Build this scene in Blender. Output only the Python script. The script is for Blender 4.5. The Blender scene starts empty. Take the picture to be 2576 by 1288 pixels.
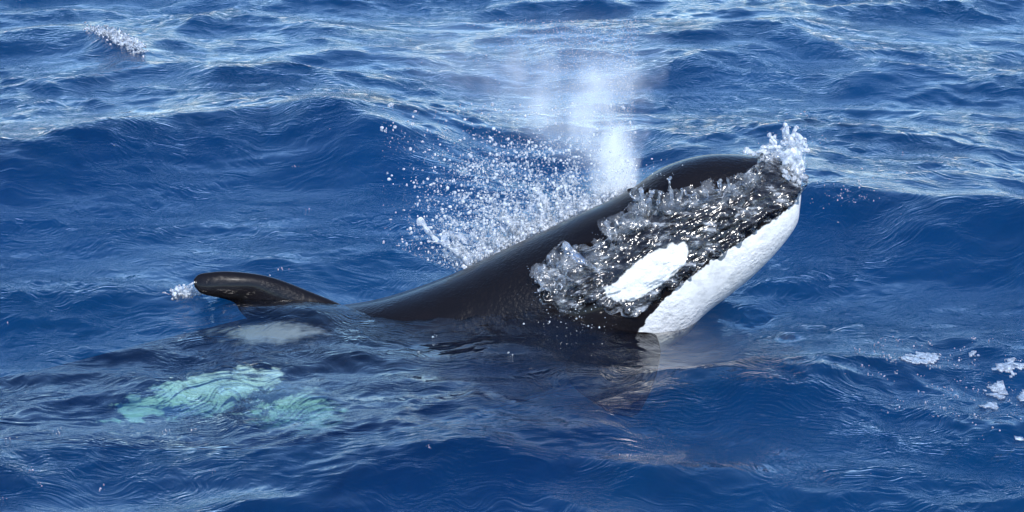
import bpy, bmesh, math, random
import numpy as np
from mathutils import Vector, Matrix

C = bpy.context.scene.collection
rng = np.random.default_rng(7)
random.seed(7)

# ------------------------------------------------------------------ camera
PITCH = math.radians(16.5)
DIST = 13.0
HFOV = math.radians(24.0)
PW, PH = 2576.0, 1288.0                      # working units of the photograph
cam_d = bpy.data.cameras.new('camera'); cam = bpy.data.objects.new('camera', cam_d); C.objects.link(cam)
CU = np.array([1.0, 0, 0])                                   # right
CV = np.array([0, math.sin(PITCH), math.cos(PITCH)])         # up across the view
CW = np.array([0, -math.cos(PITCH), math.sin(PITCH)])        # towards the camera
CAM = CW * DIST
cam.location = CAM
cam.rotation_euler = (math.pi/2 - PITCH, 0, 0)
cam_d.sensor_width = 36; cam_d.lens = 18/math.tan(HFOV/2)
cam_d.clip_start = 0.1; cam_d.clip_end = 20000
bpy.context.scene.camera = cam
PX = 2*DIST*math.tan(HFOV/2)/PW              # metres per unit at the whale

# ------------------------------------------------------------------ sky, sun, exposure
SUN_EL = math.radians(44); SUN_AZ = math.radians(162)   # azimuth clockwise from +Y
w = bpy.data.worlds.new('World'); bpy.context.scene.world = w; w.use_nodes = True
nt = w.node_tree; nt.nodes.clear()
sky = nt.nodes.new('ShaderNodeTexSky'); sky.sky_type = 'NISHITA'; sky.sun_disc = False
sky.sun_elevation = SUN_EL; sky.sun_rotation = SUN_AZ
sky.air_density = 1.0; sky.dust_density = 0.0; sky.ozone_density = 8.0
bg = nt.nodes.new('ShaderNodeBackground'); bg.inputs['Strength'].default_value = 0.15
out = nt.nodes.new('ShaderNodeOutputWorld')
nt.links.new(sky.outputs[0], bg.inputs[0]); nt.links.new(bg.outputs[0], out.inputs[0])
sd = bpy.data.lights.new('sun', 'SUN'); sd.energy = 3.0; sd.angle = math.radians(0.53); sd.color = (1.0, 0.965, 0.92)
sun = bpy.data.objects.new('sun', sd); C.objects.link(sun)
to_sun = Vector((math.sin(SUN_AZ)*math.cos(SUN_EL), math.cos(SUN_AZ)*math.cos(SUN_EL), math.sin(SUN_EL)))
sun.rotation_euler = to_sun.to_track_quat('Z', 'Y').to_euler(); sun.location = to_sun*30
sc = bpy.context.scene
sc.view_settings.view_transform = 'Standard'; sc.view_settings.look = 'None'
sc.view_settings.exposure = 0.75; sc.view_settings.gamma = 1.0; sc.view_settings.use_curve_mapping = False
sc.render.engine = 'CYCLES'
sc.cycles.use_denoising = True
sc.cycles.max_bounces = 8; sc.cycles.transparent_max_bounces = 24
sc.cycles.volume_bounces = 1; sc.cycles.caustics_refractive = True; sc.cycles.caustics_reflective = True
sc.cycles.sample_clamp_indirect = 4.0

# ------------------------------------------------------------------ helpers
NEARER = .34
def at(px, py, wd):
    """world point seen at (px, py), wd metres nearer than the view plane through the origin"""
    px = np.asarray(px, float); py = np.asarray(py, float); wd = np.asarray(wd, float)
    wd = wd+NEARER
    k = (DIST-wd)/DIST
    u = (px-PW/2)*PX*k; v = (PH/2-py)*PX*k
    return u[..., None]*CU + v[..., None]*CV + wd[..., None]*CW

def sea(px, py, z=0.0):
    """world point on the level z under (px, py)"""
    px = np.asarray(px, float); py = np.asarray(py, float)
    d = ((px-PW/2)*PX)[..., None]*CU + ((PH/2-py)*PX)[..., None]*CV - CAM
    t = (z-CAM[2])/d[..., 2]
    return CAM + d*t[..., None]

def project(P):
    q = np.asarray(P)-CAM
    dep = -(q@CW)
    return PW/2 + (q@CU)/dep*DIST/PX, PH/2 - (q@CV)/dep*DIST/PX

def smooth(a, b, x):
    t = np.clip((x-a)/(b-a), 0, 1); return t*t*(3-2*t)

_perm = np.random.default_rng(3).permutation(4096)
_g3 = np.random.default_rng(4).normal(size=(4096, 3)); _g3 /= np.linalg.norm(_g3, axis=1)[:, None]
def noise3(x, y, z):
    xi = np.floor(x).astype(int); yi = np.floor(y).astype(int); zi = np.floor(z).astype(int)
    fx = x-xi; fy = y-yi; fz = z-zi
    u = fx**3*(fx*(fx*6-15)+10); v = fy**3*(fy*(fy*6-15)+10); s = fz**3*(fz*(fz*6-15)+10)
    r = 0
    for dx in (0, 1):
        for dy in (0, 1):
            for dz in (0, 1):
                h = _perm[(_perm[(_perm[(xi+dx) & 4095]+yi+dy) & 4095]+zi+dz) & 4095]
                g = _g3[h]
                d = g[..., 0]*(fx-dx)+g[..., 1]*(fy-dy)+g[..., 2]*(fz-dz)
                r = r + d*(u if dx else 1-u)*(v if dy else 1-v)*(s if dz else 1-s)
    return r*1.6
def fbm(x, y, z, o=3):
    r = 0; a = 1; f = 1
    for i in range(o):
        r = r + a*noise3(x*f+17*i, y*f, z*f); a *= .5; f *= 2.03
    return r

def mesh_from(name, verts, faces, smooth_shade=True, mat=None, parent=None, attrs=None):
    """verts (n,3), faces (m,k) with k = 3 or 4"""
    me = bpy.data.meshes.new(name)
    verts = np.ascontiguousarray(verts, np.float32); faces = np.ascontiguousarray(faces, np.int32)
    n, m, k = len(verts), len(faces), faces.shape[1]
    me.vertices.add(n); me.vertices.foreach_set('co', verts.ravel())
    me.loops.add(m*k); me.loops.foreach_set('vertex_index', faces.ravel())
    me.polygons.add(m); me.polygons.foreach_set('loop_start', np.arange(0, m*k, k, dtype=np.int32))
    me.polygons.foreach_set('loop_total', np.full(m, k, np.int32))
    me.polygons.foreach_set('use_smooth', np.full(m, smooth_shade))
    me.update(calc_edges=True); me.validate()
    for an, av in (attrs or {}).items():
        a = me.attributes.new(an, 'FLOAT', 'POINT'); a.data.foreach_set('value', np.ascontiguousarray(av, np.float32))
    if mat: me.materials.append(mat)
    o = bpy.data.objects.new(name, me); C.objects.link(o)
    if parent: o.parent = parent
    return o

def tag(o, label=None, cat=None, group=None, kind=None):
    for k, v in (('label', label), ('category', cat), ('group', group), ('kind', kind)):
        if v: o[k] = v
    return o

def grid_faces(nu, nv, close_v=False):
    i = np.arange(nu-1)[:, None]; j = np.arange(nv if close_v else nv-1)[None, :]
    j2 = (j+1) % nv
    return np.stack([i*nv+j, (i+1)*nv+j, (i+1)*nv+j2, i*nv+j2], -1).reshape(-1, 4)

def material(name):
    m = bpy.data.materials.new(name); m.use_nodes = True; m.node_tree.nodes.clear()
    return m, m.node_tree
class N:
    """small node helper"""
    def __init__(s, nt): s.nt = nt
    def n(s, t, props=None, **inp):
        nd = s.nt.nodes.new(t)
        for k, v in (props or {}).items(): setattr(nd, k, v)
        for k, v in inp.items():
            key = int(k[1:]) if k[0] == 'i' and k[1:].isdigit() else k.replace('_', ' ')
            sock = nd.inputs[key]
            if isinstance(v, bpy.types.NodeSocket): s.nt.links.new(v, sock)
            else: sock.default_value = v
        return nd
    def math(s, op, a, b=None, c=None, clamp=False):
        nd = s.nt.nodes.new('ShaderNodeMath'); nd.operation = op; nd.use_clamp = clamp
        for i, v in enumerate((a, b, c)):
            if v is None: continue
            if isinstance(v, bpy.types.NodeSocket): s.nt.links.new(v, nd.inputs[i])
            else: nd.inputs[i].default_value = v
        return nd.outputs[0]
    def step(s, x, a, b, lo=0.0, hi=1.0):
        nd = s.nt.nodes.new('ShaderNodeMapRange'); nd.interpolation_type = 'SMOOTHSTEP'
        s.nt.links.new(x, nd.inputs[0])
        for i, v in enumerate((a, b, lo, hi)):
            nd.inputs[i+1].default_value = v
        return nd.outputs[0]

# ------------------------------------------------------------------ materials
def water_material():
    m, t = material('sea_water'); g = N(t)
    co = g.n('ShaderNodeTexCoord').outputs['Object']
    warp = g.n('ShaderNodeTexNoise', Vector=co, Scale=1.7, Detail=2.0)
    wv = g.n('ShaderNodeVectorMath', {'operation': 'MULTIPLY_ADD'}, i0=warp.outputs['Color'], i1=(.9, .9, .0), i2=co).outputs[0]
    def ripple(sx, sy, rot, detail, typ='RIDGED_MULTIFRACTAL'):
        mp = g.n('ShaderNodeMapping', Vector=wv, Rotation=(0, 0, rot), Scale=(sx, sy, 1))
        return g.n('ShaderNodeTexNoise', {'noise_type': typ}, Vector=mp.outputs[0], Scale=1.0, Detail=detail, Roughness=.55).outputs[0]
    r1 = ripple(5, 13, .25, 2.0); r2 = ripple(6, 16, -.5, 2.0)
    r3 = ripple(16, 42, .12, 2.0, 'FBM'); r4 = ripple(40, 90, -.3, 1.0, 'FBM')
    gate = g.step(g.n('ShaderNodeTexNoise', Vector=co, Scale=.9, Detail=2.0).outputs[0], .38, .62, .25, 1.0)
    h = g.math('ADD', g.math('MULTIPLY', r1, .0052), g.math('MULTIPLY', r2, .0040))
    fine = g.math('ADD', g.math('MULTIPLY', r3, .0115), g.math('MULTIPLY', r4, .0030))
    h = g.math('ADD', h, g.math('MULTIPLY', fine, gate))
    bump = g.n('ShaderNodeBump', Height=h, Distance=1.0, Strength=1.0)
    fr = g.n('ShaderNodeFresnel', IOR=1.34, Normal=bump.outputs[0])
    gl = g.n('ShaderNodeBsdfGlossy', Color=(1, 1, 1, 1), Roughness=.06, Normal=bump.outputs[0])
    tr = g.n('ShaderNodeBsdfTransparent', Color=(1, 1, 1, 1))
    mix = g.n('ShaderNodeMixShader', i0=fr.outputs[0], i1=tr.outputs[0], i2=gl.outputs[0])
    # scattering and absorption per metre, red / green / blue
    ss = (.0055, .052, .205); sa = (.68, .215, .17)
    def vol(kind, c):
        mx = max(c)
        nd = g.n(kind, Density=mx)
        if kind.endswith('Scatter'): nd.inputs['Color'].default_value = (c[0]/mx, c[1]/mx, c[2]/mx, 1)
        else: nd.inputs['Color'].default_value = (1-c[0]/mx, 1-c[1]/mx, 1-c[2]/mx, 1)
        return nd.outputs[0]
    add = g.n('ShaderNodeAddShader', i0=vol('ShaderNodeVolumeScatter', ss), i1=vol('ShaderNodeVolumeAbsorption', sa))
    o = g.n('ShaderNodeOutputMaterial', Surface=mix.outputs[0], Volume=add.outputs[0])
    return m
M_water = water_material()

def splash_material(name, milk, milk_col=(.85, .9, .95, 1), bump_s=60, bump_d=.004, rough=.05, ior=1.34, refr=.35, streak=False):
    m, t = material(name); g = N(t)
    co = g.n('ShaderNodeTexCoord').outputs['Object']
    nz = g.n('ShaderNodeTexNoise', Vector=co, Scale=bump_s, Detail=3.0).outputs[0]
    bump = g.n('ShaderNodeBump', Height=nz, Distance=bump_d, Strength=1.0).outputs[0]
    fr = g.n('ShaderNodeFresnel', IOR=ior, Normal=bump).outputs[0]
    gl = g.n('ShaderNodeBsdfGlossy', Color=(1, 1, 1, 1), Roughness=rough, Normal=bump).outputs[0]
    tr = g.n('ShaderNodeBsdfTransparent', Color=(.97, .985, 1, 1)).outputs[0]
    rf = g.n('ShaderNodeBsdfRefraction', Color=(1, 1, 1, 1), IOR=1.33, Roughness=.0, Normal=bump).outputs[0]
    clear = g.n('ShaderNodeMixShader', i0=refr, i1=tr, i2=rf).outputs[0]
    df = g.n('ShaderNodeBsdfDiffuse', Color=milk_col, Normal=bump).outputs[0]
    tl = g.n('ShaderNodeBsdfTranslucent', Color=milk_col).outputs[0]
    dm = g.n('ShaderNodeMixShader', i0=.4, i1=df, i2=tl).outputs[0]
    mk = g.step(g.n('ShaderNodeTexNoise', Vector=co, Scale=bump_s*.4, Detail=3.0).outputs[0], .35, .7, milk*.2, min(1, milk*1.8))
    if streak:
        mps = g.n('ShaderNodeMapping', Vector=co, Rotation=(0, .55, 0), Scale=(7, 26, 26))
        st = g.n('ShaderNodeTexNoise', Vector=mps.outputs[0], Scale=1.0, Detail=5.0, Roughness=.7).outputs[0]
        eg = g.n('ShaderNodeAttribute', {'attribute_name': 'edge'}).outputs['Fac']
        mk = g.math('ADD', g.math('MULTIPLY', g.step(st, .54, .68), .5), g.math('MULTIPLY', g.step(st, .40, .62), g.math('MULTIPLY', eg, .25)), clamp=True)
    body = g.n('ShaderNodeMixShader', i0=mk, i1=clear, i2=dm).outputs[0]
    mix = g.n('ShaderNodeMixShader', i0=fr, i1=body, i2=gl).outputs[0]
    g.n('ShaderNodeOutputMaterial', Surface=mix)
    return m
M_clear = splash_material('clear_splash_water', .16, bump_d=.004, ior=1.5, rough=.12, refr=.25)
M_sheet = splash_material('water_film', .10, bump_s=34, bump_d=.0045, rough=.17, ior=1.5, refr=.0, streak=True)
M_lip = splash_material('lip_water', .075, ior=1.36, rough=.12, bump_d=.005, bump_s=38, refr=.12)
M_snoutsheet = splash_material('snout_sheet_water', .46, ior=1.5, rough=.12, bump_d=.006, bump_s=50, refr=.15)
M_half = splash_material('half_clear_splash_water', .5, ior=1.5, rough=.12, bump_d=.004, refr=.25)
M_white = splash_material('aerated_splash_water', .92, rough=.15)
M_drop = splash_material('spray_drops', .85, rough=.2, bump_d=.001)
M_foam = splash_material('sea_foam', .8, milk_col=(.70, .79, .88, 1), bump_s=180, bump_d=.003, rough=.3)

def skin_material():
    m, t = material('orca_skin'); g = N(t)
    co = g.n('ShaderNodeTexCoord').outputs['Object']
    wh = g.n('ShaderNodeAttribute', {'attribute_name': 'white'}).outputs['Fac']
    sad = g.n('ShaderNodeAttribute', {'attribute_name': 'saddle'}).outputs['Fac']
    n1 = g.n('ShaderNodeTexNoise', Vector=co, Scale=26.0, Detail=3.0).outputs[0]
    n2 = g.n('ShaderNodeTexNoise', Vector=co, Scale=9.0, Detail=4.0).outputs[0]
    sp = g.n('ShaderNodeSeparateXYZ', Vector=co)
    deep = g.step(sp.outputs[0], -.2, -.9)
    mpf = g.n('ShaderNodeMapping', Vector=co, Scale=(1, 3.2, 3.2))
    n3 = g.n('ShaderNodeTexNoise', Vector=mpf.outputs[0], Scale=8.0, Detail=4.0, Roughness=.6).outputs[0]
    e1 = g.math('MULTIPLY', g.math('SUBTRACT', n1, .5), 20.0)
    e2 = g.math('MULTIPLY', g.math('MULTIPLY', g.math('SUBTRACT', n3, .52), 110.0), deep)  # ripple refraction painted in: colour noise breaks the rear flank patch edges
    ed = g.math('ADD', wh, g.math('ADD', e1, e2))
    f = g.math('MULTIPLY_ADD', g.step(ed, -9.0, 9.0), deep, g.math('MULTIPLY', g.step(ed, -2.0, 2.0), g.math('SUBTRACT', 1.0, deep)))
    es = g.math('ADD', sad, g.math('MULTIPLY', g.math('SUBTRACT', n2, .5), 50.0))
    es = g.math('ADD', es, g.math('MULTIPLY', g.math('SUBTRACT', n3, .55), 60.0))
    fs = g.math('MULTIPLY', g.step(es, -14.0, 14.0), .6)
    blk = g.n('ShaderNodeMix', {'data_type': 'RGBA'}, i0=n2, i6=(.004, .0036, .004, 1), i7=(.009, .007, .0075, 1)).outputs[2]
    wht = g.n('ShaderNodeMix', {'data_type': 'RGBA'}, i0=n2, i6=(.55, .57, .56, 1), i7=(.74, .74, .72, 1)).outputs[2]
    filmed = g.n('ShaderNodeAttribute', {'attribute_name': 'film'}).outputs['Fac']
    mpw = g.n('ShaderNodeMapping', Vector=co, Rotation=(0, .6, 0), Scale=(12, 22, 26))
    nm = g.n('ShaderNodeTexNoise', Vector=mpw.outputs[0], Scale=1.0, Detail=4.0, Roughness=.65).outputs[0]
    wht = g.n('ShaderNodeMix', {'data_type': 'RGBA'}, i0=g.math('MULTIPLY', g.math('MULTIPLY', g.step(nm, .44, .64), filmed), g.math('SUBTRACT', .5, g.math('MULTIPLY', deep, .5))), i6=wht, i7=(.34, .35, .35, 1)).outputs[2]  # refraction of the water film painted into the white as grey mottling
    c1 = g.n('ShaderNodeMix', {'data_type': 'RGBA'}, i0=fs, i6=blk, i7=(.33, .36, .40, 1)).outputs[2]
    c2 = g.n('ShaderNodeMix', {'data_type': 'RGBA'}, i0=f, i6=c1, i7=wht).outputs[2]
    nb = g.n('ShaderNodeTexNoise', Vector=co, Scale=55.0, Detail=3.0).outputs[0]
    mps = g.n('ShaderNodeMapping', Vector=co, Rotation=(0, .6, 0), Scale=(14, 30, 30))
    nw = g.n('ShaderNodeTexNoise', {'noise_type': 'RIDGED_MULTIFRACTAL'}, Vector=mps.outputs[0], Scale=1.0, Detail=2.0).outputs[0]
    wet = g.step(g.n('ShaderNodeTexNoise', Vector=co, Scale=3.5, Detail=3.0).outputs[0], .40, .6, .0015, .0085)
    hb = g.math('ADD', g.math('MULTIPLY', nb, wet), g.math('MULTIPLY', g.math('MULTIPLY', nw, f), .0022))
    bump = g.n('ShaderNodeBump', Height=hb, Distance=1.0, Strength=1.0).outputs[0]
    und = g.n('ShaderNodeAttribute', {'attribute_name': 'film'}).outputs['Fac']
    dry = g.math('SUBTRACT', 1.0, und)
    p = g.n('ShaderNodeBsdfPrincipled', Base_Color=c2, Roughness=.35, IOR=1.36, Normal=bump, Specular_IOR_Level=g.math('MULTIPLY', dry, .12), Coat_Weight=g.math('MULTIPLY', dry, .36), Coat_Roughness=.09)
    g.n('ShaderNodeOutputMaterial', Surface=p.outputs[0])
    return m
M_skin = skin_material()

# ------------------------------------------------------------------ sea surface
def spectrum():
    r = np.random.default_rng(21); comps = []
    def band(n, l0, l1, spread, slope, chop):
        for i in range(n):
            L = l0*(l1/l0)**((i+r.random())/n)
            a = -math.pi/2 + r.normal()*spread
            k = 2*math.pi/L
            comps.append((k, math.cos(a), math.sin(a), slope/k*(.6+.8*r.random()), r.random()*6.283, chop))
    band(5, 2.0, 4.5, .35, .034, 1.0)
    band(12, .7, 1.8, .60, .033, 1.0)
    band(24, .25, .7, .9, .028, .9)
    band(36, .075, .25, 1.2, .027, .6)
    return comps
COMPS = spectrum()

# swells that the photograph shows: (crest px, py) polyline, height, face width, back width
def ridge(x, y, pts, hgt, wf, wb):
    P = np.array([sea(a, b, hgt)[:2] for a, b in pts])
    best = np.full(x.shape, 1e9); sgn = np.zeros_like(x); along = np.zeros_like(x)
    L = 0; seg = np.linalg.norm(np.diff(P, axis=0), axis=1); tot = seg.sum()
    yc = np.interp(x, P[:, 0], P[:, 1])
    e = smooth(P[0, 0]-.9, P[0, 0]+.3, x)*(1-smooth(P[-1, 0]-.3, P[-1, 0]+.9, x))
    d = y-yc
    yc = yc + .22*noise3(x*.8+hgt*50, x*0+3, x*0); d = y-yc
    hgt = hgt*(1+.35*noise3(x*1.1, y*.6, x*0+hgt*90))
    prof = np.where(d < 0, np.exp(-(np.abs(d)/wf)**1.5), np.exp(-(np.abs(d)/wb)**1.3))
    return hgt*prof*e
def blob(x, y, px, py, hgt, rx, ry):
    p = sea(px, py, 0)
    return hgt*np.exp(-((x-p[0])/rx)**2-((y-p[1])/ry)**2)

def sea_height(x, y, cell):
    X = x.copy(); Y = y.copy(); Z = np.zeros_like(x)
    wx = x + .10*noise3(x*.9, y*.9, 0*x); wy = y + .10*noise3(x*.9+9, y*.9, 0*x)
    gate = smooth(-.45, .4, noise3(x*.7+3, y*.7, 0*x+5))
    calm = .35*np.exp(-((x+2.2)/2.4)**4-((y-1.2)/1.5)**4) + .40*np.exp(-((x+1)/6)**4-((y-5.4)/1.1)**4) + .35*np.exp(-((x-3.2)/1.6)**4-((y+.1)/1.6)**4)     # smooth dark trough behind the whale
    for k, cx, cy, A, ph, q in COMPS:
        L = 2*math.pi/k
        att = np.clip((L/np.maximum(cell, 1e-6)-2.5)/3, 0, 1)
        if L < .3: att = att*(.35+.65*gate)
        att = att*(1-calm)
        near = 1.0
        th = k*(cx*wx+cy*wy)+ph
        s, c = np.sin(th), np.cos(th)
        Z += A*c*att; X -= q*A*cx*s*att; Y -= q*A*cy*s*att
    fade = np.exp(-(np.hypot(x, y)/12)**4)
    R = 0
    R = R + ridge(x, y, [(-150, 330), (60, 345), (250, 300), (480, 262), (670, 235), (850, 262), (1000, 300)], .30, .75, 1.5)
    R = R + ridge(x, y, [(1950, 440), (2100, 420), (2250, 440), (2450, 470), (2700, 520)], .30, .6, 1.3)
    R = R + ridge(x, y, [(-200, 120), (0, 80), (120, 70), (230, 75), (330, 128)], .12, .5, .8)
    R = R + ridge(x, y, [(1600, 170), (1850, 90), (2000, 62), (2150, 110)], .12, .6, .8)
    R = R + ridge(x, y, [(450, 50), (580, 8), (680, 30), (800, 50)], .10, .6, .8)
    # water pushed up beside the head, and the hollow round the back
    R = R + ridge(x, y, [(-150, 1075), (250, 1060), (700, 1120), (1250, 1150), (1900, 1180)], .09, .5, .7)
    R = R + ridge(x, y, [(1900, 1000), (2200, 960), (2500, 920), (2700, 900)], .08, .4, .7)
    R = R + blob(x, y, 1660, 850, -.09, .55, .5)
    R = R + ridge(x, y, [(-150, 770), (300, 735), (560, 725)], .055, .3, .5)
    R = R + blob(x, y, 1430, 800, .07, .28, .16)
    R = R + blob(x, y, 1330, 800, .07, .35, .28)
    R = R + blob(x, y, 950, 748, -.08, .42, .3)
    R = R + blob(x, y, 720, 795, .04, .45, .3)
    Z = Z*1.0 + R*fade
    return X, Y, Z

def axis_lines(a, b, step, far, growth):
    core = list(np.arange(a, b, step))
    s = step; p = core[-1]; up = []
    while p < far: s *= growth; p += s; up.append(p)
    s = step; p = core[0]; dn = []
    while p > -far: s *= growth; p -= s; dn.append(p)
    return np.array(dn[::-1]+core+up)
xs = axis_lines(-4.6, 4.6, .0125, 4000, 1.17)
ys = axis_lines(-3.8, 8.4, .0125, 4000, 1.17)
ys = np.concatenate([ys[ys < 1.5], np.arange(1.5, 8.4, .0215), ys[ys > 8.42]])
GX, GY = np.meshgrid(xs, ys, indexing='ij')
cx_ = np.gradient(xs)[:, None]; cy_ = np.gradient(ys)[None, :]
cell = np.maximum(cx_+0*cy_, cy_+0*cx_)
WX, WY, WZ = sea_height(GX, GY, cell)
nx, ny = GX.shape
SV = np.stack([WX, WY, WZ], -1)
V = SV.reshape(-1, 3)
F = grid_faces(nx, ny)
ring = np.concatenate([np.arange(nx)*ny, (nx-1)*ny+np.arange(1, ny), np.arange(nx-2, -1, -1)*ny+ny-1, np.arange(ny-2, 0, -1)])
low = V[ring].copy(); low[:, 2] = -60
base = len(V); nr = len(ring); k_ = np.arange(nr); k2 = (k_+1) % nr
side = np.stack([ring, base+k_, base+k2, ring[k2]], -1)[:, ::-1]
cen = base+nr
V2 = np.concatenate([V, low, [[0, 0, -60]]])
# closed underside, as thin quads fanned round the middle
bot = np.stack([base+k_[::2], np.full(len(k_[::2]), cen), base+k2[(k_[::2]+1) % nr], base+k2[k_[::2]]], -1)
water = mesh_from('sea_water', V2, np.concatenate([F, side, bot]), mat=M_water)
bm_ = None
tag(water, 'deep blue choppy sea water with light ripples round the orca', kind='structure')

def sea_point(px, py):
    """displaced surface vertex nearest to the photo position"""
    u, v = PROJ
    i = np.argmin((u-px)**2+(v-py)**2)
    return CORE[i]
core_mask = (np.abs(GX) < 4.6) & (GY > -3.8) & (GY < 8.4)
CORE = SV[core_mask]; PROJ = project(CORE)

# ------------------------------------------------------------------ the orca
orca = bpy.data.objects.new('orca', None); C.objects.link(orca)
tag(orca, 'black and white orca surfacing with its head raised out of the blue sea', 'orca')

ST = [  # dorsal x, y, ventral x, y, w (m), half width (m)
 (2013, 455, 2014, 470, .45, .03),
 (2008, 436, 2012, 500, .45, .09),
 (1996, 420, 2008, 535, .45, .14),
 (1965, 405, 2000, 570, .45, .19),
 (1910, 395, 1958, 628, .45, .245),
 (1850, 388, 1898, 690, .45, .29),
 (1780, 389, 1835, 742, .46, .32),
 (1710, 404, 1770, 793, .47, .345),
 (1650, 430, 1725, 842, .47, .36),
 (1595, 470, 1665, 885, .46, .375),
 (1540, 500, 1605, 915, .45, .395),
 (1450, 541, 1510, 950, .42, .42),
 (1350, 589, 1400, 985, .38, .43),
 (1250, 636, 1290, 1015, .35, .44),
 (1150, 684, 1180, 1040, .34, .44),
 (1050, 722, 1070, 1065, .34, .44),
 (950, 752, 960, 1085, .34, .43),
 (850, 768, 850, 1105, .34, .42),
 (700, 784, 690, 1125, .34, .40),
 (500, 830, 490, 1130, .32, .35),
 (300, 880, 290, 1125, .30, .28),
 (100, 930, 95, 1110, .28, .21),
 (-100, 965, -100, 1095, .26, .15),
 (-300, 990, -300, 1075, .25, .10),
 (-500, 1005, -500, 1055, .25, .06),
 (-560, 1020, -560, 1040, .25, .02)]
ST = np.array(ST, float)
def catmull(P, t):
    n = len(P); t = np.clip(t, 0, n-1-1e-9); i = t.astype(int); f = (t-i)[:, None]
    g = lambda j: P[np.clip(j, 0, n-1)]
    p0, p1, p2, p3 = g(i-1), g(i), g(i+1), g(i+2)
    return .5*((2*p1)+(-p0+p2)*f+(2*p0-5*p1+4*p2-p3)*f*f+(-p0+3*p1-3*p2+p3)*f**3)
def body_point(t, th):
    """t station parameter, th 0 dorsal .. pi ventral towards the camera, pi..2pi far side"""
    S = catmull(ST, t.ravel()).reshape(t.shape+(6,))
    D = at(S[..., 0], S[..., 1], S[..., 4]); Vn = at(S[..., 2], S[..., 3], S[..., 4])
    c = (D+Vn)/2; a = (D-Vn)/2
    b = S[..., 5][..., None]*CW
    e = .92
    cs = np.cos(th); sn = np.sin(th)
    cs = np.sign(cs)*np.abs(cs)**e; sn = np.sign(sn)*np.abs(sn)**e
    P = c + a*cs[..., None] + b*sn[..., None]
    f = (1-cs)/2
    px = S[..., 0]*(1-f)+S[..., 2]*f; py = S[..., 1]*(1-f)+S[..., 3]*f
    return P, px, py
def poly_sd(px, py, poly):
    poly = np.array(poly, float); d = np.full(px.shape, 1e9); ins = np.zeros(px.shape, bool)
    n = len(poly)
    for i in range(n):
        a, b = poly[i], poly[(i+1) % n]
        e = b-a; wx_, wy_ = px-a[0], py-a[1]
        t = np.clip((wx_*e[0]+wy_*e[1])/(e@e), 0, 1)
        d = np.minimum(d, np.hypot(wx_-e[0]*t, wy_-e[1]*t))
        c = ((a[1] <= py) & (b[1] > py)) | ((b[1] <= py) & (a[1] > py))
        xi = a[0]+(py-a[1])*(b[0]-a[0])/(b[1]-a[1]+1e-9)
        ins ^= c & (px < xi)
    return np.where(ins, d, -d)
POLY = [(1350, 700), (1362, 680), (1420, 640), (1440, 620), (1525, 605), (1520, 575), (1590, 545), (1600, 500), (1625, 478), (1650, 520), (1720, 500), (1790, 482),
        (1850, 462), (1885, 425), (1930, 396), (1990, 380), (2030, 430), (2020, 476), (1960, 530), (1880, 582), (1800, 636), (1740, 682), (1690, 722), (1640, 755), (1600, 792),
        (1560, 790), (1500, 760), (1420, 775), (1370, 760)]
nt_, nth = 420, 200
tt, th = np.meshgrid(np.linspace(0, len(ST)-1, nt_), np.linspace(0, 2*math.pi, nth, endpoint=False), indexing='ij')
BP, bpx, bpy_ = body_point(tt, th)
def ellipse(px, py, cx, cy, hl, hw, ang):
    a = math.radians(ang); dx, dy = px-cx, py-cy
    u = dx*math.cos(a)-dy*math.sin(a); v = dx*math.sin(a)+dy*math.cos(a)
    return (1-np.sqrt((u/hl)**2+(v/hw)**2))*hw
def chin(px, py):
    xs_ = [1560, 1590, 1620, 1660, 1720, 1780, 1850, 1930, 1985, 2003, 2020]
    ys_ = [880, 836, 798, 752, 698, 656, 608, 558, 514, 486, 468]
    return np.minimum((py-np.interp(px, xs_, ys_))*.75, (px-1575)*.9)
w_att = np.maximum.reduce([ellipse(bpx, bpy_, 1572, 722, 62, 21, 10), ellipse(bpx, bpy_, 1627, 684, 112, 40, 34), chin(bpx, bpy_),
                           ellipse(bpx, bpy_, 520, 985, 215, 46, 13), ellipse(bpx, bpy_, 745, 1018, 120, 58, -8),
                           np.where(bpx < 1600, (-np.cos(th)-.93)*300, -99)])
s_att = ellipse(bpx, bpy_, 685, 832, 122, 28, 2)
_film_in = poly_sd(bpx, bpy_, POLY)
f_att = np.clip(_film_in/6+1, 0, 1)*(np.sin(th) > -.05)
f_att = np.maximum(f_att, smooth(-.02, -.12, BP[..., 2]))
f_att = np.maximum(f_att, .8*np.clip(chin(bpx, bpy_)/10, 0, 1))
# far side and near side share the pattern; the loft is closed at both ends by poles
VB = BP.reshape(-1, 3)
FB = grid_faces(nt_, nth, True)
body = mesh_from('body', VB, FB[:, ::-1], mat=M_skin, parent=orca, attrs={'white': w_att.ravel(), 'saddle': s_att.ravel(), 'film': f_att.ravel()})
bm = bmesh.new(); bm.from_mesh(body.data)
bmesh.ops.holes_fill(bm, edges=[e for e in bm.edges if e.is_boundary], sides=0)
bmesh.ops.recalc_face_normals(bm, faces=bm.faces)
for f_ in bm.faces: f_.smooth = True
bm.to_mesh(body.data); bm.free()

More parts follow.
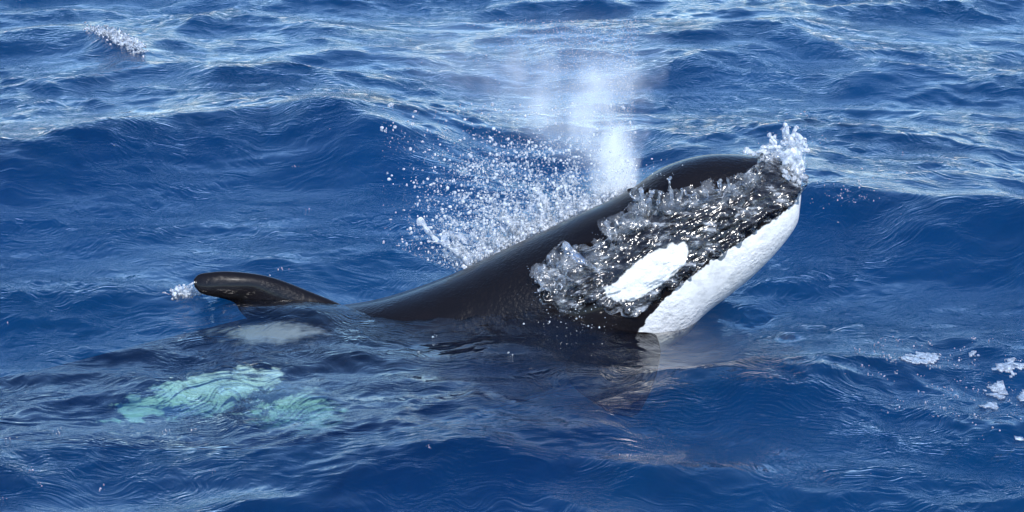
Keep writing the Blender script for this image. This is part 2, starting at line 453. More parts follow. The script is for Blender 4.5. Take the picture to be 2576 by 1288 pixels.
def paddle(name, outline_a, outline_b, wfun, thick, n=60, m=20):
    """a fin between two edges (px lists root to tip); rounded section"""
    A = catmull(np.array(outline_a, float), np.linspace(0, len(outline_a)-1, n))
    B = catmull(np.array(outline_b, float), np.linspace(0, len(outline_b)-1, n))
    s = np.linspace(0, 1, n)
    wd = wfun(s)
    ang = np.linspace(0, 2*math.pi, m, endpoint=False)
    PA = at(A[:, 0], A[:, 1], wd); PB = at(B[:, 0], B[:, 1], wd)
    c = (PA+PB)/2; h = (PA-PB)/2
    ln = np.linalg.norm(h, axis=1)
    tk = np.minimum(thick*(1-s*.65), ln*.8)
    nrm = CW
    P = c[:, None]+h[:, None]*np.cos(ang)[None, :, None]+(tk[:, None]*np.sin(ang)[None])[..., None]*nrm
    z0 = np.full(n*m, -99.0); sub_ = np.full(n*m, 0.0 if name == 'dorsal_fin' else 1.0)
    o = mesh_from(name, P.reshape(-1, 3), grid_faces(n, m, True), mat=M_skin, parent=orca, attrs={'white': z0, 'saddle': z0, 'film': sub_})
    bm = bmesh.new(); bm.from_mesh(o.data)
    bmesh.ops.holes_fill(bm, edges=[e for e in bm.edges if e.is_boundary], sides=0)
    bmesh.ops.recalc_face_normals(bm, faces=bm.faces)
    for f_ in bm.faces: f_.smooth = True
    bm.to_mesh(o.data); bm.free()
    return o
# dorsal fin leaning back and towards the viewer, tip to the left
paddle('dorsal_fin',
       [(930, 800), (850, 762), (770, 729), (700, 702), (640, 688), (570, 682), (524, 685), (500, 690), (488, 702)],
       [(660, 850), (632, 812), (606, 786), (594, 766), (580, 757), (556, 750), (530, 745), (506, 738), (490, 722)],
       lambda s: .36+.22*s, .075)
fl = paddle('pectoral_flipper',
       [(1520, 800), (1470, 860), (1425, 915), (1440, 970), (1490, 1010), (1540, 1040), (1580, 1047)],
       [(1650, 840), (1662, 880), (1655, 930), (1640, 975), (1622, 1015), (1605, 1040), (1585, 1048)],
       lambda s: .72+.30*s, .05)
paddle('tail_fluke',
       [(-480, 1000), (-540, 960), (-620, 930), (-700, 915)],
       [(-480, 1060), (-580, 1020), (-660, 960), (-702, 918)],
       lambda s: .25+.75*s, .03)
# eye and blowhole
def ball(name, P, r, mat, parent, sc=(1, 1, 1)):
    bm = bmesh.new(); bmesh.ops.create_icosphere(bm, subdivisions=3, radius=r)
    for v in bm.verts: v.co = Vector((v.co.x*sc[0], v.co.y*sc[1], v.co.z*sc[2]))
    for f_ in bm.faces: f_.smooth = True
    me = bpy.data.meshes.new(name); bm.to_mesh(me); bm.free(); me.materials.append(mat)
    o = bpy.data.objects.new(name, me); C.objects.link(o); o.location = P; o.parent = parent
    return o
m_eye, t_ = material('eye'); g = N(t_)
p = g.n('ShaderNodeBsdfPrincipled', Base_Color=(.012, .008, .006, 1), Roughness=.08); g.n('ShaderNodeOutputMaterial', Surface=p.outputs[0])
def on_body(px, py):
    i = np.argmin((bpx-px)**2+(bpy_-py)**2+(np.sin(th) < 0)*1e9)
    return BP.reshape(-1, 3)[i]
ball('eye', on_body(1735, 668)-CW*.008, .022, m_eye, orca)
ball('blowhole', on_body(1592, 474)-CV*.010, .03, m_eye, orca, (1.1, .8, .35))

# ------------------------------------------------------------------ liquid: points joined into one skin of water
def fluid(name, P, R, mat, voxel=.006, wob=0.0):
    me = bpy.data.meshes.new(name); me.vertices.add(len(P)); me.vertices.foreach_set('co', np.ascontiguousarray(P, np.float32).ravel())
    a = me.attributes.new('rad', 'FLOAT', 'POINT'); a.data.foreach_set('value', np.ascontiguousarray(R, np.float32))
    o = bpy.data.objects.new(name, me); C.objects.link(o)
    ng = bpy.data.node_groups.new('skin_points', 'GeometryNodeTree')
    ng.interface.new_socket('Geometry', in_out='INPUT', socket_type='NodeSocketGeometry')
    ng.interface.new_socket('Geometry', in_out='OUTPUT', socket_type='NodeSocketGeometry')
    n = ng.nodes; l = ng.links
    gi = n.new('NodeGroupInput'); go = n.new('NodeGroupOutput')
    na = n.new('GeometryNodeInputNamedAttribute'); na.data_type = 'FLOAT'; na.inputs['Name'].default_value = 'rad'
    mp = n.new('GeometryNodeMeshToPoints'); l.new(gi.outputs[0], mp.inputs['Mesh']); l.new(na.outputs['Attribute'], mp.inputs['Radius'])
    pv = n.new('GeometryNodePointsToVolume'); pv.resolution_mode = 'VOXEL_SIZE'; l.new(mp.outputs[0], pv.inputs['Points'])
    pv.inputs['Voxel Size'].default_value = voxel; l.new(na.outputs['Attribute'], pv.inputs['Radius'])
    vm = n.new('GeometryNodeVolumeToMesh'); vm.resolution_mode = 'GRID'; l.new(pv.outputs[0], vm.inputs['Volume']); vm.inputs['Threshold'].default_value = .1
    l.new(vm.outputs[0], go.inputs[0])
    mod = o.modifiers.new('skin', 'NODES'); mod.node_group = ng
    dg = bpy.context.evaluated_depsgraph_get(); dg.update()
    ev = o.evaluated_get(dg)
    m2 = bpy.data.meshes.new_from_object(ev)
    o.modifiers.clear(); o.data = m2; m2.name = name
    m2.materials.clear(); m2.materials.append(mat)
    m2.polygons.foreach_set('use_smooth', np.ones(len(m2.polygons), bool))
    nv = len(m2.vertices); co = np.empty(nv*3, np.float32); m2.vertices.foreach_get('co', co); co = co.reshape(-1, 3).astype(float)
    if wob > 0 and nv:
        q = co*45
        d = np.stack([noise3(q[:, 0], q[:, 1], q[:, 2]), noise3(q[:, 0]+31, q[:, 1], q[:, 2]), noise3(q[:, 0], q[:, 1]+57, q[:, 2])], -1)
        m2.vertices.foreach_set('co', (co+d*wob).astype(np.float32).ravel()); m2.update()
    print(name, len(m2.polygons))
    return o

def strand(p0, p1, r0, r1, n=40, wig=.012, bulge=None):
    p0, p1 = np.array(p0), np.array(p1)
    s = np.linspace(0, 1, n)
    P = p0+(p1-p0)*s[:, None]
    ph = rng.random(3)*6.28
    L = np.linalg.norm(p1-p0)
    for j in range(3):
        P[:, j] += wig*np.sin(s*L*22+ph[j])*s + wig*.5*np.sin(s*L*60+ph[j]*2)*s
    R = (r0+(r1-r0)*s)*(1+.25*np.sin(s*L*90+ph[0]))
    return P, R

def scatter_drops(name, P, R, mat, sub=1):
    """many small drops as one mesh of stretched octahedra / icospheres"""
    bm = bmesh.new(); bmesh.ops.create_icosphere(bm, subdivisions=sub, radius=1.0)
    bm.verts.ensure_lookup_table()
    bv = np.array([v.co[:] for v in bm.verts]); bf = np.array([[v.index for v in f.verts] for f in bm.faces]); bm.free()
    n = len(P)
    sc_ = 1+.9*(rng.random((n, 1, 3))-.5)
    Vv = P[:, None]+bv[None]*R[:, None, None]*sc_
    Ff = (np.arange(n)*len(bv))[:, None, None]+bf[None]
    return mesh_from(name, Vv.reshape(-1, 3), Ff.reshape(-1, 3), mat=mat)

# ---- film of water over the near side of the head
ft, fth = np.meshgrid(np.linspace(.3, 13.2, 620), np.linspace(-.2, 2.7, 330), indexing='ij')
FP, fpx, fpy = body_point(ft, fth)
du = np.gradient(FP, axis=0); dv = np.gradient(FP, axis=1)
nn = np.cross(du, dv); nn /= np.linalg.norm(nn, axis=-1, keepdims=True)+1e-12
if (nn[300, 150]@CW) < 0: nn = -nn
q = FP*1.0
sd_ = poly_sd(fpx+18*noise3(q[..., 0]*14, q[..., 1]*14, q[..., 2]*14)+9*noise3(q[..., 0]*40, q[..., 1]*40, q[..., 2]*40), fpy+18*noise3(q[..., 0]*14+7, q[..., 1]*14, q[..., 2]*14), POLY)
# streaks run along the body
sx, sy = fpx*.0021, fpy*.0021
ca, sa_ = math.cos(.55), math.sin(.55)
al, ac = sx*ca-sy*sa_, sx*sa_+sy*ca
low_ = smooth(-8, 10, chin(fpx, fpy))
eyep = smooth(-6, 8, ellipse(fpx, fpy, 1627, 684, 112, 40, 34))
rough_ = smooth(-.25, .5, noise3(al*4, ac*7, 0*al+2))*.75+.12+.45*np.exp(-sd_/45)
lump = (1-.5*eyep)*rough_*(np.abs(noise3(al*7, ac*24, q[..., 1]*3))*.026 + np.abs(noise3(al*17, ac*42, q[..., 1]*9+4))*.014 + noise3(al*38, ac*80, q[..., 1]*9)*.004)
edge = np.exp(-((sd_-12)/10)**2)*.012*(.4+1.2*np.abs(noise3(al*12, ac*12, 0*al+3)))
thk = (.004+lump*(1-.75*low_)+edge*(1-low_))*smooth(-2, 10, sd_) - .004*(sd_ <= -2)
FE = np.exp(-((np.clip(sd_, 0, 400))/40))*smooth(15, -15, chin(fpx, fpy)+25)+.35*eyep*smooth(1660, 1560, fpx)
keepv = sd_ > -4
FV = FP+nn*thk[..., None]
FF = grid_faces(*ft.shape)
kf = keepv.ravel()[FF].all(1)
FF = FF[kf]; used = np.unique(FF); remap = -np.ones(ft.size, int); remap[used] = np.arange(len(used))
film = mesh_from('water_film', FV.reshape(-1, 3)[used], remap[FF], mat=M_sheet, attrs={'edge': FE.ravel()[used]})
tag(film, 'clear rippling sheet of water streaming over the orca head and eye patch', kind='stuff')

def film_pt(px, py, lift=0.02):
    d = (fpx-px)**2+(fpy-py)**2
    i = np.unravel_index(np.argmin(d), d.shape)
    return FP[i]+nn[i]*lift

def sheet(P0, P1, w0_, w1_, seed, nu=150, nv=70, amp=.02, hole=.30):
    """a thin torn sheet of water between a foot line and a top line (photo units); returns verts, faces and the rim"""
    A = catmull(np.array(P0, float), np.linspace(0, len(P0)-1, nu)); B = catmull(np.array(P1, float), np.linspace(0, len(P1)-1, nu))
    t = np.linspace(0, 1, nv)[None, :, None]
    Q = A[:, None]*(1-t)+B[:, None]*t
    tv = np.broadcast_to(t[..., 0], (nu, nv)); uu_ = np.broadcast_to(np.linspace(0, 1, nu)[:, None], (nu, nv))
    wd = w0_*(1-tv)+w1_*tv+.03*np.sin(tv*3.1)*np.sin(uu_*9+seed)
    P = at(Q[..., 0], Q[..., 1], wd)
    return tear(P, tv, uu_, seed, amp, hole)
def tear(P, tv, uu_, seed, amp, hole):
    nu, nv = tv.shape
    o_ = seed*7.3
    P = P+CW*(amp*noise3(P[..., 0]*16+o_, P[..., 1]*16, P[..., 2]*16)+amp*.5*noise3(P[..., 0]*42+o_, P[..., 1]*42, P[..., 2]*42))[..., None]
    P = P+CV*(amp*.6*noise3(P[..., 0]*20+o_, P[..., 1]*20, P[..., 2]*20+5))[..., None]
    nz = fbm(P[..., 0]*13+o_, P[..., 1]*13, P[..., 2]*9, 3)
    on = nz < .75-hole*2.2*tv
    on &= (nz+.8*np.minimum(uu_, 1-uu_)*6 > -.1)
    F_ = grid_faces(nu, nv); F_ = F_[on.ravel()[F_].all(1)]
    rim = on & ~(np.roll(on, 1, 0) & np.roll(on, -1, 0) & np.roll(on, 1, 1) & np.roll(on, -1, 1))
    return P.reshape(-1, 3), F_, P[rim]
def join_sheets(name, L, mat, label):
    Vs, Fs, n0 = [], [], 0
    for P, F_, _ in L:
        us = np.unique(F_); mp_ = -np.ones(len(P), int); mp_[us] = np.arange(len(us))
        Vs.append(P[us]); Fs.append(mp_[F_]+n0); n0 += len(us)
    o = mesh_from(name, np.concatenate(Vs), np.concatenate(Fs), mat=mat)
    return tag(o, label, kind='stuff')
def edge_sheet(path, ix, iy, ox, oy, l0, l1, seed, hole, amp=.016):
    """a torn lip of water: foot on the film inside the edge, top lifted off outside it"""
    nu, nv = 260, 26
    E = catmull(np.array(path, float), np.linspace(0, len(path)-1, 60))
    A = np.array([film_pt(x+ix, y+iy, l0) for x, y in E]); B = np.array([film_pt(x+ox*.3, y+oy*.3, l1) for x, y in E])
    B = B+CU*ox*PX-CV*oy*PX
    t_ = np.linspace(0, 59, nu)
    A = catmull(A, t_); B = catmull(B, t_)
    tv = np.broadcast_to(np.linspace(0, 1, nv)[None], (nu, nv)); uu_ = np.broadcast_to(np.linspace(0, 1, nu)[:, None], (nu, nv))
    P = A[:, None]*(1-tv[..., None])+B[:, None]*tv[..., None]+CW*(.02*np.sin(tv*3.1))[..., None]
    return tear(P, tv, uu_, seed, amp, hole)
# ---- lobes and crowns along the upper edge of the film
Ps, Rs = [], []
def put(P, R):
    P = np.atleast_2d(P); Ps.append(P); Rs.append(np.broadcast_to(R, (len(P),)))
def lobes(path, n, r0, r1, spread, out=.03):
    """short curved filaments and loops of water standing off the film"""
    P = np.array(path, float); t = rng.random(n)*(len(P)-1)
    Q = catmull(P, t); Q2 = catmull(P, np.minimum(t+.05, len(P)-1)); T = Q2-Q
    for (x, y), tv in zip(Q, T):
        x += rng.normal()*spread; y += rng.normal()*spread
        a0 = math.atan2(tv[1], tv[0])+rng.normal()*.7; rad = 6+14*rng.random(); arc = 1+2.6*rng.random(); lift = rng.random()*out
        r = r0+(r1-r0)*rng.random()**2.5
        b = film_pt(x, y, lift)
        ss_ = np.linspace(0, arc, 12)
        qx = rad*(np.cos(a0+ss_)-math.cos(a0)); qy = rad*(np.sin(a0+ss_)-math.sin(a0))*.8
        put(b+qx[:, None]*PX*CU-qy[:, None]*PX*CV+(np.sin(ss_)*.012)[:, None]*CW, r*(1-.4*ss_/arc))
edge_path = [(1352, 715), (1362, 690), (1400, 655), (1430, 632), (1450, 660), (1520, 612), (1524, 580), (1590, 552), (1605, 510), (1640, 515), (1700, 512), (1760, 492), (1850, 466), (1885, 430)]
lobes(edge_path, 90, .003, .008, 7, .03)
lobes([(1355, 710), (1385, 690), (1420, 680), (1400, 720), (1440, 700)], 40, .003, .009, 14, .05)
# crowns thrown up
def crown(px, py, dx, dy, r0, r1, w_extra=.0, bead=True, n=30):
    a = film_pt(px, py, .0); b = a+CU*dx*PX-CV*dy*PX+CW*w_extra
    P, R = strand(a, b, r0, r1, n, .008); put(P, R)
    if bead: put(b, r1*2.0)
crown(1528, 605, -8, -38, .014, .007); crown(1540, 600, 6, -32, .012, .006)
crown(1612, 545, -8, -60, .016, .007); crown(1620, 545, 14, -55, .012, .005); crown(1600, 560, 28, -62, .010, .005)
crown(1640, 540, 10, -48, .010, .005); crown(1680, 515, -3, -58, .013, .005); crown(1695, 512, 10, -28, .009, .005)
crown(1800, 490, 0, -28, .011, .006); crown(1822, 484, -4, -24, .010, .004); crown(1440, 640, 4, -14, .014, .010)
crown(1425, 650, -4, -30, .014, .009); crown(1375, 690, -14, -14, .014, .009)
SD = [edge_sheet(edge_path, 34, 22, -13, -8, .004, .045, 21, .30), edge_sheet(edge_path[:5], 60, 40, -4, -6, .01, .06, 22, .24), edge_sheet(edge_path[5:], 22, 26, -6, -16, .006, .05, 23, .34)]
join_sheets('side_water_sheet', SD, M_lip, 'clear torn lip of water curling along the wet edge of the orca head')
put(np.concatenate([r_[rng.random(len(r_)) < .12] for _, _, r_ in SD]), .0042)
fl_side = fluid('side_splash', np.concatenate(Ps), np.concatenate(Rs), M_clear, .005, .004)
tag(fl_side, 'glassy lobes and thin spikes of water along the wet edge on the orca head', kind='stuff')

SS = [sheet([(1888, 432), (1925, 412), (1960, 404), (2000, 412), (2016, 440)], [(1868, 384), (1905, 378), (1945, 345), (1980, 318), (2034, 360)], .46, .44, 1, hole=.32),
      sheet([(1920, 440), (1960, 420), (2000, 420), (2012, 450)], [(1900, 392), (1950, 372), (1990, 330), (2030, 385)], .55, .50, 2, hole=.34),
      sheet([(1900, 455), (1940, 450), (1990, 440), (2014, 470)], [(1925, 400), (1965, 385), (2000, 372), (2030, 400)], .62, .58, 3, hole=.25)]
join_sheets('snout_water_sheet', SS, M_snoutsheet, 'thin torn sheets of clear water thrown up from the orca snout')
SS_RIM = np.concatenate([r_[rng.random(len(r_)) < .22] for _, _, r_ in SS])
# ---- splash over the snout
Ps, Rs = [], []
w0 = .50
tri = [((1905, 455), (1960, 400), (1940, 370)), ((1960, 400), (2010, 400), (1990, 340)), ((1880, 390), (1960, 380), (1940, 410)), ((1960, 385), (2025, 375), (1978, 325))]
put(SS_RIM, .0036)
for k in range(200):
    a, b, c = tri[rng.integers(4)]
    u, v = sorted(rng.random(2)); bb = (u, v-u, 1-v)
    x = a[0]*bb[0]+b[0]*bb[1]+c[0]*bb[2]+rng.normal()*6; y = a[1]*bb[0]+b[1]*bb[1]+c[1]*bb[2]+rng.normal()*6
    put(at(x, y, w0-.04+.05*math.sin(x*.05)*math.cos(y*.06)+rng.normal()*.025), (.004+.009*rng.random()**3))
for (x0, y0, x1, y1) in [(1975, 350, 1972, 318), (1990, 350, 2002, 318), (2005, 370, 2030, 352), (1960, 370, 1925, 372), (1930, 385, 1870, 385), (1920, 392, 1885, 380), (2000, 390, 2032, 372), (1985, 345, 1980, 325), (1950, 360, 1940, 345)]:
    P, R = strand(at(x0, y0, w0), at(x1, y1, w0+rng.normal()*.04), .012, .006, 26, .01); put(P, R); put(P[-1], .012)
for k in range(60):
    x = 1990+rng.normal()*22; y = 400+rng.random()*60
    put(film_pt(x, y, .01+.02*rng.random()), .006+.012*rng.random())
snout = fluid('snout_splash', np.concatenate(Ps), np.concatenate(Rs), M_half, .005, .005)
tag(snout, 'crown of clear water breaking over the tip of the orca snout', kind='stuff')

# ---- splash thrown up behind the back
Ps, Rs = [], []
def back(x):  # dorsal profile
    return float(np.interp(x, ST[::-1, 0], ST[::-1, 1]))
def spike(x0, y0, x1, y1, r0, r1, wa=.28, wb=.15):
    P, R = strand(at(x0, y0, wa), at(x1, y1, wb), r0, r1, 44, .014); put(P, R)
    put(P[-1], r1*1.8)
    for j in range(10):
        i = rng.integers(8, 44); q0 = P[i]; q1 = q0+CU*rng.normal()*.035+CV*abs(rng.normal())*.05+CW*rng.normal()*.03
        P2, R2 = strand(q0, q1, R[i]*.6, R[i]*.35, 12, .004); put(P2, R2)
for s_ in [(1330, 630, 1262, 545, .016, .008), (1345, 612, 1268, 548, .014, .007), (1310, 640, 1290, 520, .012, .006), (1385, 590, 1355, 478, .018, .008), (1370, 600, 1350, 490, .010, .005),
           (1195, 668, 1130, 580, .012, .006), (1180, 660, 1052, 563, .010, .009), (1200, 672, 1120, 640, .010, .006), (1230, 655, 1215, 590, .011, .005), (1255, 650, 1240, 560, .010, .004),
           (1430, 575, 1395, 500, .012, .004), (1460, 560, 1425, 470, .010, .005), (1490, 548, 1470, 490, .009, .004), (1520, 530, 1500, 480, .008, .004), (1410, 590, 1445, 530, .007, .004),
           (1545, 512, 1520, 470, .010, .004), (1285, 640, 1230, 610, .010, .006), (1215, 660, 1165, 640, .012, .006), (1350, 610, 1320, 560, .010, .005), (1300, 630, 1350, 580, .007, .004)]:
    s_ = list(s_); s_[4] *= 1.25; s_[5] *= 1.35
    spike(*s_)
BSH = [sheet([(1180, 672), (1215, 662), (1250, 650)], [(1095, 590), (1150, 585), (1215, 592)], .30, .2, 11, hole=.36),
       sheet([(1235, 655), (1290, 638), (1345, 612)], [(1232, 560), (1275, 545), (1330, 560)], .30, .2, 12, hole=.30),
       sheet([(1300, 636), (1350, 612), (1400, 588)], [(1300, 560), (1345, 500), (1380, 500)], .26, .16, 13, hole=.34),
       sheet([(1395, 590), (1440, 568), (1500, 540)], [(1390, 520), (1430, 490), (1490, 490)], .28, .2, 14, hole=.36),
       sheet([(1500, 542), (1540, 520), (1585, 495)], [(1490, 485), (1530, 470), (1575, 460)], .28, .2, 15, hole=.36)]
join_sheets('back_water_sheet', BSH, M_snoutsheet, 'torn whitish sheets of water between the spikes behind the orca back')
put(np.concatenate([r_[rng.random(len(r_)) < .3] for _, _, r_ in BSH]), .005)
# webs between the spikes
for (x0, y0, x1, y1, x2, y2, n) in [(1330, 630, 1262, 545, 1300, 560, 260), (1385, 590, 1355, 490, 1330, 600, 200), (1230, 655, 1310, 640, 1260, 590, 260), (1390, 590, 1470, 555, 1420, 540, 200), (1470, 555, 1560, 510, 1520, 490, 160), (1170, 668, 1240, 650, 1190, 640, 120)]:
    for k in range(n):
        u, v = sorted(rng.random(2)); b0, b1, b2 = u, v-u, 1-v
        x = x0*b0+x1*b1+x2*b2; y = y0*b0+y1*b1+y2*b2
        put(at(x, y, .24+.04*math.sin(x*.06)+rng.normal()*.01), .004+.006*rng.random()**2)
for k in range(700):
    x = 1165+rng.random()*410; y = back(x)+6-abs(rng.normal())*13
    put(at(x, y, .30+rng.normal()*.03), .004+.009*rng.random()**2)
bs = fluid('back_splash', np.concatenate(Ps), np.concatenate(Rs), M_white, .0055, .005)
tag(bs, 'white spikes and webs of water splashing up behind the orca back', kind='stuff')

# ---- spray
n = 17000
x = np.empty(n); y = np.empty(n); i = 0
while i < n:
    a = 960+rng.random()*640; b = 260+rng.random()*440
    top = np.interp(a, [1000, 1150, 1300, 1450, 1600], [400, 340, 330, 330, 400]); bo = back(a) if a > 1150 else 690-(1150-a)*.4
    if b > bo-4: continue
    f = (b-top)/(bo-top+1e-6)
    dens = (.12+.9*max(f, 0)**.9)*np.interp(a, [1000, 1080, 1200, 1600], [.03, .22, 1, .8])
    if f < 0: dens = .05
    if noise3(np.array(a*.02), np.array(b*.02), np.array(1.)) < rng.random()*.7-.35: dens *= .3
    if rng.random() < dens: x[i] = a; y[i] = b; i += 1
r = .0008+.0082*rng.random(n)**9+.0013*rng.random(n)
spray = scatter_drops('spray_drops', at(x, y, .15+rng.normal(size=n)*.16), r, M_drop)
tag(spray, 'cloud of white droplets flung up behind the orca back', kind='stuff')
# fine mist of the blow
n = 16000
h = rng.random(n)**.75*.92
u = -np.abs(rng.normal(size=n))*.45*(.10+.95*h) + rng.normal(size=n)*.012 + .03*h
mx = 1588+u/PX; my = 478-h/PX
keep = (my > 20)
pm = at(mx, my, .2+rng.normal(size=n)*(.03+.12*h))
mist_d = scatter_drops('blow_droplets', pm[keep], (.0008+.0014*rng.random(n)**3)[keep], M_drop, 1)
tag(mist_d, 'fine speckle of droplets rising inside the orca blow', kind='stuff')
# drops scattered on and round the head and dark flank
n = 420
lx = np.concatenate([1450+rng.normal(size=200)*60, 1640+rng.normal(size=60)*40, 1980+rng.normal(size=100)*40, 2160+rng.normal(size=60)*90])*1.0
ly = np.concatenate([790+rng.normal(size=200)*45, 430+rng.normal(size=60)*22, 350+rng.normal(size=100)*40, 480+rng.normal(size=60)*30])
dd = scatter_drops('loose_drops', at(lx, ly, .93-.25*(lx > 1550)-.2*(lx > 1900)), .0010+.0035*rng.random(n)**3, M_drop)
tag(dd, 'loose drops flying round the orca head and dark flank', kind='stuff')

# ---- blow: a cloud of mist standing over the blowhole
def blow():
    m, t = material('blow_mist'); g = N(t)
    co = g.n('ShaderNodeTexCoord').outputs['Object']
    sp = g.n('ShaderNodeSeparateXYZ', Vector=co)
    X, Y, Z = sp.outputs
    hh = g.math('MAXIMUM', Z, 0.0)
    wid = g.math('MULTIPLY_ADD', hh, 1.35, .05)
    nz = g.n('ShaderNodeTexNoise', Vector=co, Scale=3.6, Detail=5.0, Roughness=.65)
    wob = g.math('MULTIPLY', g.math('SUBTRACT', nz.outputs[0], .5), .6)
    uu = g.math('ADD', g.math('DIVIDE', g.math('MULTIPLY', X, -1.0), wid), wob)
    prof = g.math('MULTIPLY', g.step(uu, -.22, .12), g.step(uu, .10, 1.5, 1.0, 0.0))
    dep = g.math('DIVIDE', g.math('ABSOLUTE', Y), g.math('MULTIPLY_ADD', hh, .35, .05))
    dpf = g.step(dep, .2, 1.0, 1.0, 0.0)
    top = g.math('EXPONENT', g.math('MULTIPLY', hh, -3.8))
    cut = g.math('MULTIPLY', g.step(Z, -.04, .02), g.step(Z, .50, 1.0, 1.0, 0.0))
    cloud = g.step(nz.outputs[0], .36, .66, .12, 1.3)
    mp = g.n('ShaderNodeMapping', Vector=co, Scale=(7, 7, 6))
    n2 = g.step(g.n('ShaderNodeTexNoise', Vector=mp.outputs[0], Scale=1.0, Detail=3.0).outputs[0], .35, .7, .4, 1.3)
    d = prof
    for f in (dpf, top, cut, cloud, n2): d = g.math('MULTIPLY', d, f)
    core = g.n('ShaderNodeVectorMath', {'operation': 'DISTANCE'}, i0=g.n('ShaderNodeMapping', Vector=co, Location=(.07, 0, -.08), Rotation=(0, .35, 0), Scale=(1, 1, .6)).outputs[0], i1=(0, 0, 0)).outputs['Value']
    d = g.math('MULTIPLY', d, 24.0)
    d = g.math('ADD', d, g.math('MULTIPLY', g.math('MULTIPLY', g.step(core, .0, .16, 1.0, 0.0), cut), g.math('MULTIPLY', cloud, 32.0)))
    v = g.n('ShaderNodeVolumePrincipled', Color=(.90, .965, 1, 1), Density=d, Anisotropy=-.5)
    g.n('ShaderNodeOutputMaterial', Volume=v.outputs[0])
    bm = bmesh.new(); bmesh.ops.create_cone(bm, cap_ends=True, segments=24, radius1=.12, radius2=1.25, depth=1.15)
    for v_ in bm.verts:
        hz = v_.co.z+.575
        v_.co = Vector((v_.co.x*1.0-.85*hz, v_.co.y*.75, hz-.05))
    me = bpy.data.meshes.new('blow_mist'); bm.to_mesh(me); bm.free(); me.materials.append(m)
    o = bpy.data.objects.new('blow_mist', me); C.objects.link(o)
    o.matrix_world = Matrix(((1, 0, 0, 0), (0, CW[1]*-1, CV[1], 0), (0, -CW[2], CV[2], 0), (0, 0, 0, 1)))
    o.location = at(1588, 482, .22)
    return tag(o, 'pale cloud of breath mist rising from the orca blowhole', kind='stuff')
blow()

# ------------------------------------------------------------------ foam
def foam_points(px, py, rx, ry, n, seed):
    r_ = np.random.default_rng(seed)
    u, v = PROJ
    wob = 1+.5*noise3(u*.03+seed, v*.06, 0*u)+.35*noise3(u*.09, v*.16, 0*u+seed)
    d = ((u-px)/rx)**2+((v-py)/ry)**2
    idx = np.nonzero(d < wob**2*1.0-.2)[0]
    if len(idx) == 0: idx = np.array([np.argmin(d)])
    idx = r_.choice(idx, n)
    P = CORE[idx]+r_.normal(size=(n, 3))*(.006, .006, .0012)+(0, 0, .002)
    return P
# whitecap on the crest at upper left
Ps, Rs = [], []
for k in range(900):
    t = rng.random()**.8; cx0 = 226+t*124; cy0 = 74+t*42+ (t**4)*14
    s_ = .4+.9*t
    p_ = sea_point(cx0+rng.normal()*5*s_, cy0+rng.normal()*5*s_) if k < 130 else None
    if p_ is not None:
        basep = p_; put(p_+np.array([0, 0, abs(rng.normal())*.018*s_]), .004+.011*rng.random()**2*s_)
    else:
        put(basep+rng.normal(size=3)*(.03, .02, .010), .004+.006*rng.random())
        if k % 3 == 0: basep = Ps[rng.integers(0, 130)][0]
cap = fluid('tossed_drops', np.concatenate(Ps), np.concatenate(Rs), M_white, .008, .006)

# water shed from the fin tip
Ps, Rs = [], []
for k in range(300):
    t = rng.random(); put(at(510-78*t+rng.normal()*4, 716+rng.random()*26+18*t*(rng.random()), .46+rng.normal()*.02), .003+.007*rng.random()**2)
for (x0, y0, x1, y1) in [(492, 710, 436, 742), (500, 722, 420, 742), (520, 735, 398, 740)]:
    P, R = strand(at(x0, y0, .5), at(x1, y1, .42), .006, .003, 40, .006); put(P, R)
ft_ = fluid('fin_splash', np.concatenate(Ps), np.concatenate(Rs), M_white, .004, .003)
tag(ft_, 'little fan of water trailing off the tip of the dorsal fin', kind='stuff')

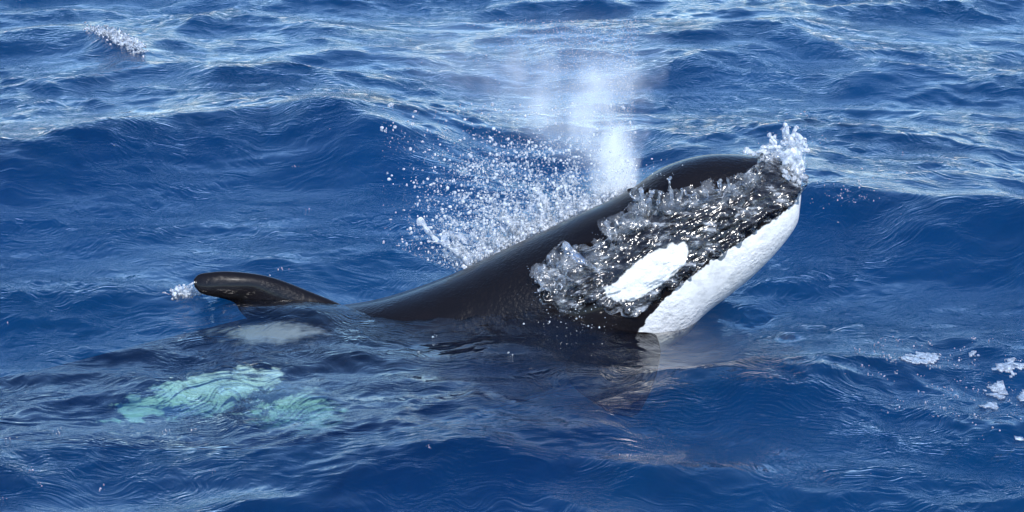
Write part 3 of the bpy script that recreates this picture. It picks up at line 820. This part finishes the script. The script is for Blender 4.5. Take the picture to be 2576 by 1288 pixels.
FOAMS = [ # px, py, rx, ry, n, label
 (2310, 902, 52, 14, 420, 'twin pale foam patch above the scattered flecks, left of the other big patches'),
 (2535, 928, 40, 20, 620, 'largest bright foam patch close to the right edge of the photo'),
 (2505, 985, 30, 22, 360, 'ragged foam patch just below the largest one'),
 (2490, 1022, 22, 9, 120, 'narrow foam patch below the ragged one'),
 (2570, 1000, 16, 16, 160, 'foam patch cut by the right edge, beside the ragged one'),
 (2560, 1105, 20, 8, 120, 'lowest foam patch at the right edge of the sea'),
 (2445, 895, 18, 8, 90, 'small foam patch up and left of the largest one'),
]
def foam_lace(name, px, py, rx, ry, seed, mat, hole=.0, lift=.004, ang=0.0, bulk=.0108):
    """froth lying on the displaced surface: lacy sheet with real thickness, edges ragged"""
    i0, i1 = np.nonzero(np.abs(xs) < 4.6)[0][[0, -1]]; j0, j1 = np.nonzero((ys > -3.8) & (ys < 8.4))[0][[0, -1]]
    S = SV[i0:i1+1, j0:j1+1]
    if 'S2' not in CACHE: CACHE['S2'] = project(S.reshape(-1, 3))
    u, v = CACHE['S2']; u = u.reshape(S.shape[:2]); v = v.reshape(S.shape[:2])
    box = (np.abs(u-px) < rx*1.6) & (np.abs(v-py) < (ry+rx*abs(math.sin(ang)))*1.6)
    ii, jj = np.nonzero(box); a0, a1, b0, b1 = ii.min(), ii.max()+1, jj.min(), jj.max()+1
    S = S[a0:a1, b0:b1]; u = u[a0:a1, b0:b1]; v = v[a0:a1, b0:b1]
    X, Y = S[..., 0], S[..., 1]
    ca_, sb_ = math.cos(ang), math.sin(ang)
    ur = (u-px)*ca_+(v-py)*sb_; vr = -(u-px)*sb_+(v-py)*ca_
    d = np.sqrt((ur/rx)**2+(vr/(ry*(1+.5*np.clip(ur/rx, -1, 1))))**2)
    n_ = fbm(X*9+seed*3, Y*9, 0*X+seed, 3)*.55
    lace = np.abs(noise3(X*34, Y*26, 0*X+seed))
    on = (d+n_*.9 < 1.12) & (lace > .012+hole+.10*np.clip(d-.5, 0, 1))
    q_ = grid_faces(*X.shape); f_ = q_[on.ravel()[q_].all(1)]
    if len(f_) == 0: return None
    top = S.reshape(-1, 3)+np.stack([0*X, 0*X, lift+bulk*np.clip(lace, 0, .5)+.003*noise3(X*70, Y*70, 0*X)], -1).reshape(-1, 3)
    us = np.unique(f_); mp_ = -np.ones(X.size, int); mp_[us] = np.arange(len(us)); f_ = mp_[f_]
    o = mesh_from(name, top[us], f_, mat=mat)
    so = o.modifiers.new('thickness', 'SOLIDIFY'); so.thickness = .004; so.offset = -1
    return o
CACHE = {}
wcap = bpy.data.objects.new('whitecap', None); C.objects.link(wcap)
tag(wcap, 'small white breaking crest on the wave at the far upper left', 'whitecap')
fr_ = foam_lace('froth', 292, 100, 72, 13, 40, M_foam, .0, .012, .40, .07)
if fr_: fr_.parent = wcap; fr_['kind'] = 'stuff'
cap.parent = wcap; cap['kind'] = 'stuff'
for i, (px_, py_, rx_, ry_, n_, lab) in enumerate(FOAMS):
    o = foam_lace('foam_patch', px_, py_, rx_*.95, ry_*1.0, i+1, M_foam)
    if o: tag(o, lab, 'foam', 'foam patches floating right of the orca')
# flecks of foam and bubbles
fx = np.concatenate([2330+rng.normal(size=40)*110, 2480+rng.normal(size=34)*60, rng.random(10)*600, 2150+rng.normal(size=14)*25, rng.random(24)*2576])
fy = np.concatenate([930+rng.normal(size=40)*50, 980+rng.normal(size=34)*70, 960+rng.random(10)*300, 490+rng.normal(size=14)*20, rng.random(24)*1288])
pp = []
for a, b in zip(fx, fy):
    if 0 < a < 2576 and 0 < b < 1288:
        p_ = sea_point(a, b); k = rng.integers(1, 9)
        pp.append(p_+rng.normal(size=(k, 3))*(.014, .018, .001)+(0, 0, .002))
pp = np.concatenate(pp)
fk = scatter_drops('foam_flecks', pp, .0015+.003*rng.random(len(pp))**2, M_foam)
tag(fk, 'scattered flecks of foam and bubbles on the sea', kind='stuff')
